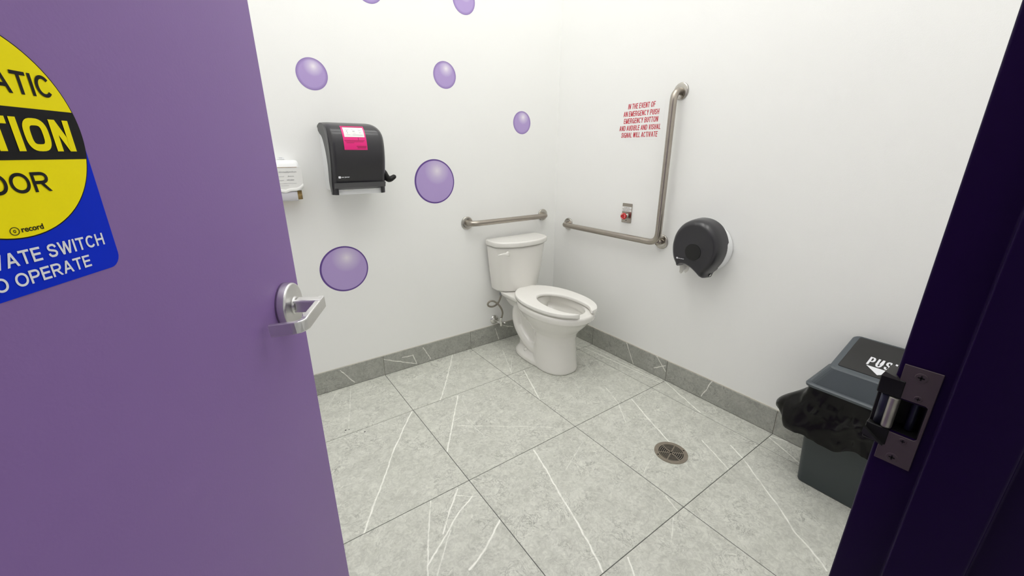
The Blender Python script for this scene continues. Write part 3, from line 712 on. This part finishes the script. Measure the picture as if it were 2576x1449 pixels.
# open-front seat
def seat_rings():
    n = 56; gap = math.radians(19.5); out = []
    zs0, zs1 = .413, .437
    for i in range(n+1):
        a = -math.pi/2+gap+(2*math.pi-2*gap)*i/n
        c, s = math.cos(a), math.sin(a)
        cy, hl = -.463, .299
        e = 2.3 if s < 0 else 2.05
        ox = .003+.191*math.copysign(abs(c)**(2/e), c); oy = cy+hl*math.copysign(abs(s)**(2/e), s)
        # inner opening: narrower, set forward
        ci, hi_ = -.555, .205
        ix = .108*math.copysign(abs(c)**(2/2.1), c); iy = ci+hi_*math.copysign(abs(s)**(2/2.1), s)
        if s < -.5:
            k = (-s-.5)/.5; ix *= (1-.30*k*k)*1.0; iy = iy*(1-.0*k)
            ix = math.copysign(max(abs(ix), .052), ix)
            ox = math.copysign(max(abs(ox), .066), ox)
        O = Vector((TX+ox, oy, 0)); I = Vector((TX+ix, max(iy, -.757), 0))
        ring = []
        for t_, z_ in ((0, zs0), (-.0, zs0+.010), (.0, zs1-.0045), (.018, zs1-.0010), (.06, zs1), (.7, zs1-.001), (.94, zs1-.002), (.985, zs1-.0055), (1, zs0+.008), (.97, zs0)):
            q = O.lerp(I, t_); q.z = z_; ring.append(q)
        out.append(ring)
    return out
obj('seat', loft(seat_rings(), True, True), M['seat'], toilet, smooth=True)
obj('seat_hinge', join(lathe([(.013, -.5*.16), (.013, .5*.16)], Vector((TX, -.205, .419)), X, Y, 16)), M['seat'], toilet, smooth=True)
# tank: D-shaped plan, wider at the top
def tank_ring(hw, yf, z, n=28, yb=-.012, corner=.022):
    out = []
    # flat back, bowed front with rounded corners
    pts = []
    bow = .078
    for i in range(n+1):
        x = -1+2*i/n
        pts.append((x*hw, yf+bow*abs(x)**2.3+ (corner*max(0, (abs(x)-.86)/.14)**2.2)))
    cx = TX+.006
    out = [Vector((cx+a, c, z)) for a, c in pts]
    out += [Vector((cx+hw, yb-.012, z)), Vector((cx+hw-.010, yb, z)), Vector((cx, yb, z)), Vector((cx-hw+.010, yb, z)), Vector((cx-hw, yb-.012, z))]
    return out
obj('tank', loft([tank_ring(.150, -.150, .407), tank_ring(.164, -.172, .412), tank_ring(.170, -.180, .425), tank_ring(.186, -.197, .55), tank_ring(.200, -.208, .70), tank_ring(.202, -.210, .722)]), M['ceramic'], toilet, smooth=True)
obj('tank_lid', loft([tank_ring(.203, -.214, .718), tank_ring(.209, -.222, .721), tank_ring(.211, -.225, .728), tank_ring(.211, -.225, .742), tank_ring(.2105, -.2245, .7485), tank_ring(.208, -.2215, .7520), tank_ring(.202, -.214, .7535)]), M['ceramic'], toilet, smooth=True)
LV = Vector((-.553, -.202, .685))
fl = obj('flush_lever', lathe([(.015, 0), (.015, .006), (.0125, .014), (.006, .018)], LV+Y*.012, -Y, X, 20), M['seat'], toilet, smooth=True)
rg = []
for t_, hh, dd in ((0, .013, .004), (.2, .0115, .008), (.5, .0085, .012), (.8, .006, .014), (1, .002, .013)):
    c_ = LV+Vector((-.090*t_, -dd-.006, .010*math.sin(t_*2.0)-.002*t_))
    rg.append([c_+Z*(hh*math.sin(2*math.pi*i/12))+Y*(.004*math.cos(2*math.pi*i/12)) for i in range(12)])
obj('handle', loft(rg), M['seat'], fl, smooth=True)

# water supply: escutcheon, stop valve, looped braided hose
ws_ = thing('water_supply', 'looped braided supply hose and chrome stop valve on the wall left of the toilet', 'water supply', (-.530, WY, .165))
EO = Vector((-.530, WY, .167))
obj('escutcheon', lathe([(.033, 0), (.0325, .003), (.026, .010), (.012, .014)], EO, -Y, X, 32), M['chrome'], ws_, smooth=True)
obj('stub_pipe', lathe([(.0095, .01), (.0095, .060), (.0125, .062), (.0125, .076), (.010, .078), (.010, .090)], EO, -Y, X, 20), M['chrome'], ws_, smooth=True)
obj('valve', lathe([(.009, -.018), (.0105, -.016), (.0105, .012), (.007, .014), (.007, .034), (.0085, .036), (.0085, .045)], EO-Y*.085, Z, X, 20), M['chrome'], ws_, smooth=True)
obj('valve_knob', loft([[EO+Vector((.012+d, -.085, 0))+Y*(.014*k*math.cos(2*math.pi*i/20))+Z*(.009*k*math.sin(2*math.pi*i/20)) for i in range(20)] for d, k in ((0, .4), (.01, .4), (.011, 1), (.018, 1), (.019, .8))]), M['chrome'], ws_, smooth=True)
hp = catmull([(-.532, -.086, .395), (-.534, -.084, .37), (-.545, -.080, .338), (-.560, -.074, .314), (-.588, -.068, .302), (-.618, -.066, .310), (-.629, -.068, .329), (-.614, -.073, .346), (-.588, -.080, .343), (-.560, -.088, .318), (-.538, -.092, .285), (-.526, -.090, .25), (-.527, -.082, .212)], 8)
obj('hose', tube(hp, .0062, 14), M['braid'], ws_, smooth=True)
obj('coupling_nut', lathe([(.0115, .378), (.0125, .382), (.0125, .396), (.010, .399)], Vector((-.532, -.086, 0)), Z, X, 8), M['grey_plastic'], ws_)

# ================================================================== PAPER TOWEL DISPENSER
td = thing('towel_dispenser', 'smoky black lever paper towel dispenser with a magenta sticker', 'dispenser', (-1.38, WY, 1.10))
TL, TR = -1.515, -1.262
# side profile of the cover: depth (from wall) by height
prof = [(.030, 1.400), (.060, 1.4145), (.105, 1.4165), (.150, 1.407), (.185, 1.386), (.205, 1.352), (.212, 1.310), (.208, 1.262), (.196, 1.215), (.182, 1.175), (.170, 1.140), (.166, 1.112), (.163, 1.095)]
prof_c = catmull([Vector((a, c, 0)) for a, c in prof], 3)
def cover_strip(inset):
    return [(a.x, a.y) for a in prof_c]
# front shell: each profile point swept across the width with rounded sides
def xr(z):
    t_ = max(0., min(1., (z-1.345)/.0735)); return TR-.046*(1-math.sqrt(1-t_*t_))
def xl(z):
    t_ = max(0., min(1., (z-1.395)/.0225)); return TL+.010*(1-math.sqrt(1-t_*t_))
def shell_row(d, z, k):
    row = []; nr = 8; R = .042; l, r = xl(z), xr(z)
    for i in range(nr+1):
        a = math.radians(90*i/nr); row.append((l+R*.55-R*.55*math.cos(a), d-R*(1-math.sin(a))))
    for i in range(1, 6): row.append((l+R*.55+(r-l-R*1.25)*i/6, d+.0006*math.sin(math.pi*i/6)))
    for i in range(nr, -1, -1):
        a = math.radians(90*i/nr); row.append((r-R*.7+R*.7*math.cos(a), d-R*(1-math.sin(a))))
    return [Vector((x_, WY-max(.004, y_), z)) for x_, y_ in row]
rows = [shell_row(d.x, d.y, k) for k, d in enumerate(prof_c)]
V, F = loft(rows, False, False, False)
cut_z = 1.140
F2 = []
for f in F:
    c_ = sum((V[i] for i in f), Vector())/len(f)
    # the window at the bottom front is open between the two cheeks
    if c_.z < cut_z-.004+.018*math.cos((c_.x-(TL+TR)/2)/(TR-TL)*2*math.pi)*0-.0 and TL+.034 < c_.x < TR-.040: continue
    F2.append(f)
cv = obj('cover', (V, F2), M['smoke'], td, smooth=True)
md = cv.modifiers.new('so', 'SOLIDIFY'); md.thickness = .003; md.offset = 0
cv.modifiers.move(1, 0) if len(cv.modifiers) > 1 else None
# cheeks of the cover: side flange following an S-curve down to the bottom
def cheek(x0, x1, name, material, ztop=9):
    fp = [(WY-d.x+.018, d.y) for d in prof_c if d.y < ztop]
    bk = [(-.006, 1.385), (-.030, 1.372), (-.072, 1.352), (-.102, 1.300), (-.112, 1.240), (-.104, 1.190), (-.096, 1.150), (-.106, 1.115), (-.120, 1.095)]
    bkc = [(v.x, v.y) for v in catmull([Vector((a, c, 0)) for a, c in bk], 4) if v.y < ztop]
    loop = fp+bkc[::-1]
    return obj(name, prism(loop, Vector((0, 0, 0)), Y, Z, X, x0, x1), material, td)
cheek(TL-.001, TL+.003, 'cover_cheek', M['smoke_edge'])
cheek(TR-.008, TR-.004, 'cover_cheek', M['smoke_edge'], 1.30)
# white back housing
hb_ = [(0, 1.385), (-.06, 1.385), (-.095, 1.33), (-.118, 1.25), (-.112, 1.17), (-.10, 1.11), (0, 1.11)]
obj('back_housing', prism([(WY-.0005+a*.98, c) for a, c in hb_], Vector((0, 0, 0)), Y, Z, X, TL+.004, TR-.020), M['white_plastic'], td, bevel=(.004, 2))
# smoked inner plate with the slot, and the grey toothed bar under it
obj('inner_panel', prism([(-.118, 1.150), (-.178, 1.150), (-.170, 1.128), (-.145, 1.118), (-.118, 1.118)], Vector((0, 0, 0)), Y, Z, X, TL+.006, TR-.010), M['smoke_thin'], td)
wv = []
for k in range(25):
    x_ = TL+.012+(TR-TL-.026)*k/24; wv.append((x_, 1.117+.006*math.cos(k/24*4*math.pi)))
obj('clear_chute', prism(wv+[(TR-.014, 1.094), (TL+.012, 1.094)], Vector((0, WY-.150, 0)), X, Z, -Y, 0, .003), M['white_plastic'], td)
# crank lever on the right side
lp = catmull([(TR-.012, -.130, 1.196), (TR-.002, -.131, 1.188), (TR+.009, -.132, 1.170), (TR+.023, -.134, 1.157), (TR+.042, -.136, 1.165), (TR+.057, -.137, 1.175)], 5)
rr = [.0195*(1-.5*(k/(len(lp)-1))**1.3) for k in range(len(lp)-2)]+[.0085, .004]
P_ = lp
rings = []
for k, p_ in enumerate(P_):
    t2 = ((P_[k+1]-p_) if k == 0 else (p_-P_[k-1]) if k == len(P_)-1 else P_[k+1]-P_[k-1]).normalized()
    s_ = t2.cross(Y).normalized()
    rings.append([p_+s_*(rr[k]*math.cos(2*math.pi*i/14))+Y*(rr[k]*1.5*math.sin(2*math.pi*i/14)) for i in range(14)])
obj('crank_lever', loft(rings), M['black_plastic'], td, smooth=True)
# sticker: patch lying on the cover
def on_cover(x, s, lift):
    """s = position along prof_c (float index)"""
    k = min(int(s), len(prof_c)-2); f = s-k
    p_ = prof_c[k].lerp(prof_c[k+1], f)
    a_ = prof_c[min(k+2, len(prof_c)-1)]-prof_c[max(k-1, 0)]; a_.normalize()
    return Vector((x, WY-p_.x+a_.y*(.0040+lift), p_.y+a_.x*(.0040+lift)))
def s_at(z):
    for k in range(8, len(prof_c)-1):
        if prof_c[k].y >= z >= prof_c[k+1].y: return k+(prof_c[k].y-z)/(prof_c[k].y-prof_c[k+1].y)
    return 12
def patch(name, x0, x1, z0, z1, lift, material, parent):
    s0, s1 = s_at(z1), s_at(z0); n = max(2, int((z1-z0)/.0025))
    rows = []
    for k in range(n+1):
        s = s0+(s1-s0)*k/n
        rows.append([on_cover(x0+(x1-x0)*i/4, s, lift) for i in range(5)])
    V, F = loft(rows, False, False, False)
    return obj(name, (V, F), material, parent, smooth=True)
sx0, sx1 = -1.455, -1.352
stk = patch('sticker', sx0, sx1, 1.297, 1.3965, .0, M['pink'], td)
stk['label'] = 'magenta instruction sticker'
patch('white_panel', sx0+.008, sx1-.006, 1.351, 1.390, .0006, M['paper'], stk)
for (a, b_, z_, h_) in ((.016, .034, 1.381, .0012), (.020, .026, 1.373, .004), (.018, .034, 1.3595, .0012), (.023, .026, 1.365, .005), (.043, .052, 1.380, .001), (.048, .058, 1.373, .003), (.050, .060, 1.366, .001), (.072, .082, 1.384, .001), (.074, .086, 1.377, .002), (.076, .084, 1.368, .0018), (.046, .090, 1.3585, .0016)):
    patch('print_mark', sx0+a, sx0+b_, z_, z_+h_, .0009, M['ink_soft'], stk)
for (a, b_, z_, h_) in ((.004, .094, 1.3355, .0022), (.008, .088, 1.3305, .0016), (.012, .046, 1.3255, .0016), (.055, .099, 1.3105, .0030), (.058, .097, 1.3045, .0030), (.066, .0685, 1.337, .012), (.002, .099, 1.3915, .0026)):
    patch('print_mark', sx0+a, sx0+b_, z_, z_+h_, .0008, M['pink_dark'], stk)
# small maker's logo
LO = Vector((0, WY-.1975, 0))
lg = obj('logo', join(prism(rrect(-1.493, -1.4825, 1.172, 1.1815, .002, 2), LO, X, Z, -Y, .001, .0016)), M['white_vinyl'], td)
text('lettering', 'san jamar', LO-Y*.001, X, Z, -Y, -1.480, -1.443, 1.1735, 1.1800, M['white_vinyl'], lg, bold=.03)

# ================================================================== SOAP DISPENSER (half hidden by the door)
sd = thing('soap_dispenser', 'white soap dispenser with a torn handwritten note beside the door edge', 'dispenser', (-1.70, WY, 1.08))
SL, SR = -1.760, -1.632
obj('body', loft([[Vector((a, c, z_)) for a, c in rrect(SL+i_, SR-i_, WY-.098+i_*.6+f_, WY-.0005, .016, 5)] for z_, i_, f_ in ((1.118, .004, .01), (1.124, 0, 0), (1.20, 0, -.006), (1.236, 0, .004), (1.250, .003, .018), (1.254, .012, .03))]), M['white_plastic'], sd, smooth=True)
obj('reservoir_window', loft([[Vector((a, c, z_)) for a, c in rrect(SL+.006, SR-.003, WY-.082, WY-.0005, .012, 4)] for z_ in (1.078, 1.118)]), M['yellow_soap'], sd, smooth=True)
obj('push_bar', loft([[Vector((a, c, z_)) for a, c in rrect(SL+.012, SR-.026, WY-.108+f_, WY-.05, .010, 4)] for z_, f_ in ((1.074, .012), (1.080, .002), (1.110, 0), (1.120, .004))]), M['clear_plastic'], sd, smooth=True)
def wavy(n, x0, x1, z0, z1, rag):
    top = [(x0+(x1-x0)*k/n, z1+random.uniform(-.0012, .0012)) for k in range(n+1)]
    bot = [(x1-(x1-x0)*k/n, z0+rag*random.uniform(-1, 1)) for k in range(n+1)]
    return top+bot
nt_ = obj('note', prism(wavy(14, SL+.01, SR+.003, 1.126, 1.224, .0055), Vector((0, WY-.1045, 0)), X, Z, -Y, 0, .0006), M['paper'], sd)
nt_['label'] = 'torn paper note with faded handwriting'
for row, (a, b_, z_, hh) in enumerate(((-1.722, -1.650, 1.2035, .0044), (-1.735, -1.727, 1.206, .0030), (-1.727, -1.703, 1.183, .0028), (-1.688, -1.664, 1.1835, .0034), (-1.727, -1.706, 1.1665, .0028), (-1.694, -1.664, 1.1680, .0038), (-1.729, -1.655, 1.1535, .0012), (-1.722, -1.690, 1.1440, .0012))):
    n = max(8, int((b_-a)/.0011)); pts = []
    for k in range(n+1):
        am = hh*(.35+.65*abs(mnoise.noise(Vector((k*.23, row*3.1, .5)))*1.6))
        pts.append((a+(b_-a)*k/n+.0009*math.cos(k*1.55), WY-.1054, z_+am*math.sin(k*1.55+row)))
    obj('scribble', tube(catmull(pts, 2), .00062, 4), M['ink'] if row in (0, 3, 5) else M['ink_soft'], nt_)
obj('tape_line', join(box(-1.724, -1.646, WY-.1062, WY-.1049, 1.2225, 1.2240)), M['tape'], nt_)
obj('torn_flap', loft([[Vector((-1.75+.12*k/8, WY-.106-d, 1.118+.004*math.sin(k*1.7)+(.018*max(0, (k-5)/3)) + e_)) for k in range(9)] for d, e_ in ((0, .012), (.006, .006), (.004, -.002))], False, False, False), M['paper'], nt_, smooth=True)
tg = obj('wall_tag', prism(rrect(-1.704, -1.677, 1.2555, 1.2665, .003, 4), Vector((0, WY, 0)), X, Z, -Y, .0001, .004), M['white_plastic'], bevel=(.0008, 1))
tag(tg, 'tiny white tag on the wall just above the soap dispenser', 'tag')
obj('print_mark', box(-1.699, -1.685, WY-.0046, WY-.0040, 1.2610, 1.2632), M['ink_soft'], tg)

# ================================================================== TOILET PAPER DISPENSER
tp = thing('toilet_paper_dispenser', 'round smoky black jumbo toilet paper dispenser on the right wall', 'dispenser', (WX, -1.16, .83))
# outline of the cover (y to the right in the picture = -Y), coordinates relative to centre
CY_, CZ_ = -1.158, .838
ol = [(-.124, .012), (-.112, .066), (-.078, .112), (-.028, .136), (.030, .134), (.078, .108), (.110, .060), (.122, .004), (.112, -.048), (.088, -.090), (.068, -.116), (.060, -.138), (.048, -.140), (.028, -.126), (-.004, -.106), (-.040, -.094), (-.068, -.096), (-.088, -.110), (-.096, -.096), (-.112, -.070), (-.122, -.032)]
olc = catmull([Vector((a, c, 0)) for a, c in ol], 4, True)
def tpr(k, d, cx=0, cz=0):
    return [Vector((WX-d, CY_-(cx+(p_.x-cx)*k), CZ_+(cz+(p_.y-cz)*k))) for p_ in olc]
cvr = [tpr(1.03, .040), tpr(1.03, .050), tpr(1.01, .085), tpr(.985, .108), tpr(.93, .122), tpr(.86, .130), tpr(.80, .132), tpr(.74, .130), tpr(.40, .133), tpr(.02, .134)]
obj('cover', loft(cvr, False, True), M['smoke'], tp, smooth=True)
# white back: circle, slightly larger than the cover on the near side
obj('back_housing', lathe([(.120, 0), (.124, .012), (.122, .050), (.116, .056)], Vector((WX, CY_-.006, CZ_-.004)), -X, Z, 56), M['white_plastic'], tp, smooth=True)
obj('sight_window', lathe([(.041, .1325), (.041, .1352), (.038, .1356)], Vector((WX, CY_-.002, CZ_-.016)), -X, Z, 40), M['smoke_dark'], tp, smooth=False)
LG = Vector((WX-.1335, CY_, 0))
lg = obj('logo', prism(rrect(.074-.155, .083-.155, .7745, .7825, .0015, 2), LG, -Y, Z, -X, .0004, .0010), M['white_vinyl'], tp)
text('lettering', 'san jamar', LG-X*.0004, -Y, Z, -X, -.070, -.038, .7755, .7812, M['white_vinyl'], lg, bold=.03)
obj('lock', lathe([(.0075, 0), (.0075, .004), (.005, .005)], Vector((WX-.062, CY_-.066, CZ_-.128)), (-Y*.8-Z*.3-X*.5).normalized(), X, 20), M['chrome'], tp, smooth=True)
# hanging end of the roll
obj('roll', lathe([(.075, .03), (.075, .115)], Vector((WX, CY_+.01, CZ_-.022)), -X, Z, 40), M['tissue'], tp, smooth=True)
sheet = []
for j in range(7):
    sheet.append([Vector((WX-.06-.006*math.sin(i*.9+j*.5)-.01*j/6, CY_+.096-(.062-.030*(j/6)**2)*i/8+.004*math.sin(j), CZ_-.085-.062*j/6-.012*math.sin(i*.8)*(j/6))) for i in range(9)])
obj('loose_sheet', loft(sheet, False, False, False), M['tissue'], tp, smooth=True)

# ================================================================== FLOOR DRAIN
DC = Vector((-.510, -1.4145, 0)); DR = .0715
dr = thing('floor_drain', 'round bronze floor drain with slotted rings', 'drain', DC)
obj('pit', prism(circ(0, 0, DR-.004, 48), DC, X, Y, Z, .0002, .0007), M['pit'], dr)
def ann(r0, r1, z0, z1, n=56, a0=0, a1=2*math.pi):
    return loft([[DC+Vector((r*math.cos(2*math.pi*i/n), r*math.sin(2*math.pi*i/n), z)) for i in range(n)] for r, z in ((r0, z0), (r0, z1), (r1, z1), (r1, z0), (r0, z0))], False, False)
obj('rim', ann(.0525, DR, .0002, .0020), M['drain'], dr, bevel=None)
gr = [ann(r-.0015, r+.0015, .0008, .0014) for r in (.0070, .0150, .0230, .0310, .0390, .0470)]
for k in range(6):
    a = math.radians(17+60*k); d_ = Vector((math.cos(a), math.sin(a), 0))
    gr.append(obox(DC, d_, Z.cross(d_), Z, .0070, .0535, -.0022, .0022, .0008, .0015))
obj('grate', join(*gr), M['drain'], dr)
for a in (155, 335):
    d_ = Vector((math.cos(math.radians(a)), math.sin(math.radians(a)), 0))
    obj('screw', lathe([(.0036, .002), (.0030, .0025)], DC+d_*.0625, Z, X, 12), M['pit'], dr)

# ================================================================== WASTE BIN
wb = thing('waste_bin', 'dark grey plastic push-lid waste bin with a black liner behind the door frame', 'waste bin', (-.13, -1.95, 0))
def rr3(x0, x1, y0, y1, r, z, n=4, zf=None):
    return [Vector((a, c, z if zf is None else zf(a))) for a, c in rrect(x0, x1, y0, y1, r, n)]
YN = -2.125
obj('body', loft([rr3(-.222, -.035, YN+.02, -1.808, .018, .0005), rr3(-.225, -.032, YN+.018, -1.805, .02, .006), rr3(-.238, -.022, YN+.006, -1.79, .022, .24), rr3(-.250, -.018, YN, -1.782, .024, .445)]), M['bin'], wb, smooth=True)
tz = lambda x: .611+.28*x
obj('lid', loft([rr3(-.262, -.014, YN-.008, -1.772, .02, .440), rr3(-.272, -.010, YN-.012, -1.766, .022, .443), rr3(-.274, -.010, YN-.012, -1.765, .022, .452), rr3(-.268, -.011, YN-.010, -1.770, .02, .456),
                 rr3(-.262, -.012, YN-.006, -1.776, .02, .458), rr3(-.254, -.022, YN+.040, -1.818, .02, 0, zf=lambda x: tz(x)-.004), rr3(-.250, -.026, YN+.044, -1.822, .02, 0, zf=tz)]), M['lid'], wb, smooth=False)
TN = Vector((-.28, 0, 1)).normalized(); TXv = Vector((1, 0, .28)).normalized()
FO = Vector((0, 0, .611))
k_ = 1/math.sqrt(1+.28**2)
flp = obj('push_flap', prism([(x_/k_, y_) for x_, y_ in rrect(-.232, -.034, YN+.060, -1.838, .006, 3)], FO, TXv, Y, TN, -.004, .0022), M['flap'], wb, bevel=(.0008, 1))
flp['label'] = 'black push flap printed with a white arrow'
caps('lettering', 'PUSH', FO+TN*.0022, -Y, TXv, TN, 1.9025, 1.9900, -.178/k_, -.131/k_, M['white_vinyl'], flp, stroke=.125, gap=.26)
obj('arrow', prism([(1.905, -.183/k_), (1.9885, -.183/k_), (1.9465, -.219/k_)], FO, -Y, TXv, TN, .0021, .0026), M['white_vinyl'], flp)
# liner draped over the rim
top = rrect(-.258, -.016, YN-.003, -1.776, .026, 6)
def densify(P, step):
    out = []
    for k in range(len(P)):
        a, c = Vector((*P[k], 0)), Vector((*P[(k+1) % len(P)], 0)); n = max(1, int((c-a).length/step))
        out += [a.lerp(c, i/n) for i in range(n)]
    return out
top = densify(top, .006)
rows = []; NJ = 26
for j in range(NJ+1):
    t_ = j/NJ; row = []
    for i, p_ in enumerate(top):
        ang = math.atan2((p_.y+1.95)/1.4, p_.x+.13); nx, ny = math.cos(ang), math.sin(ang)
        back = max(0., nx); front = max(0., -nx)
        u_ = math.hypot(nx, ny)
        # the far front corner of the liner is pulled out into a point
        far = math.exp(-((ang-math.radians(108))/.52)**2)
        q = Vector((p_.x*11, p_.y*11, t_*1.6))
        fold = (1-abs(mnoise.noise(q*1.0)))**3*.020+(1-abs(mnoise.noise(q*2.3+Vector((5, 1, 2)))))**4*.010-.014
        fine_ = mnoise.noise(Vector((p_.x*70, p_.y*70, t_*9)))*.0022
        tt = min(1., max(0., (t_-.10)/.68)); pk = tt*tt*(3-2*tt)-.30*max(0., (t_-.82)/.18)**2
        d = .004+.016*t_**1.2*(.4+.6*front)+.100*far*pk+(fold+fine_)*min(1., t_*3)*(1-.75*far)
        d *= 1-.92*back
        drop = .200+.004*far+.016*math.sin(ang*5+.4)+.010*math.sin(ang*11+1)
        lift = 0.
        row.append(Vector((min(p_.x+nx*d, -.006), max(p_.y+ny*d, -2.143), .448-drop*t_+lift+.003*mnoise.noise(q*3)*t_)))
    rows.append(row)
ln = obj('liner', loft(rows, False, False), M['bag'], wb, smooth=True)
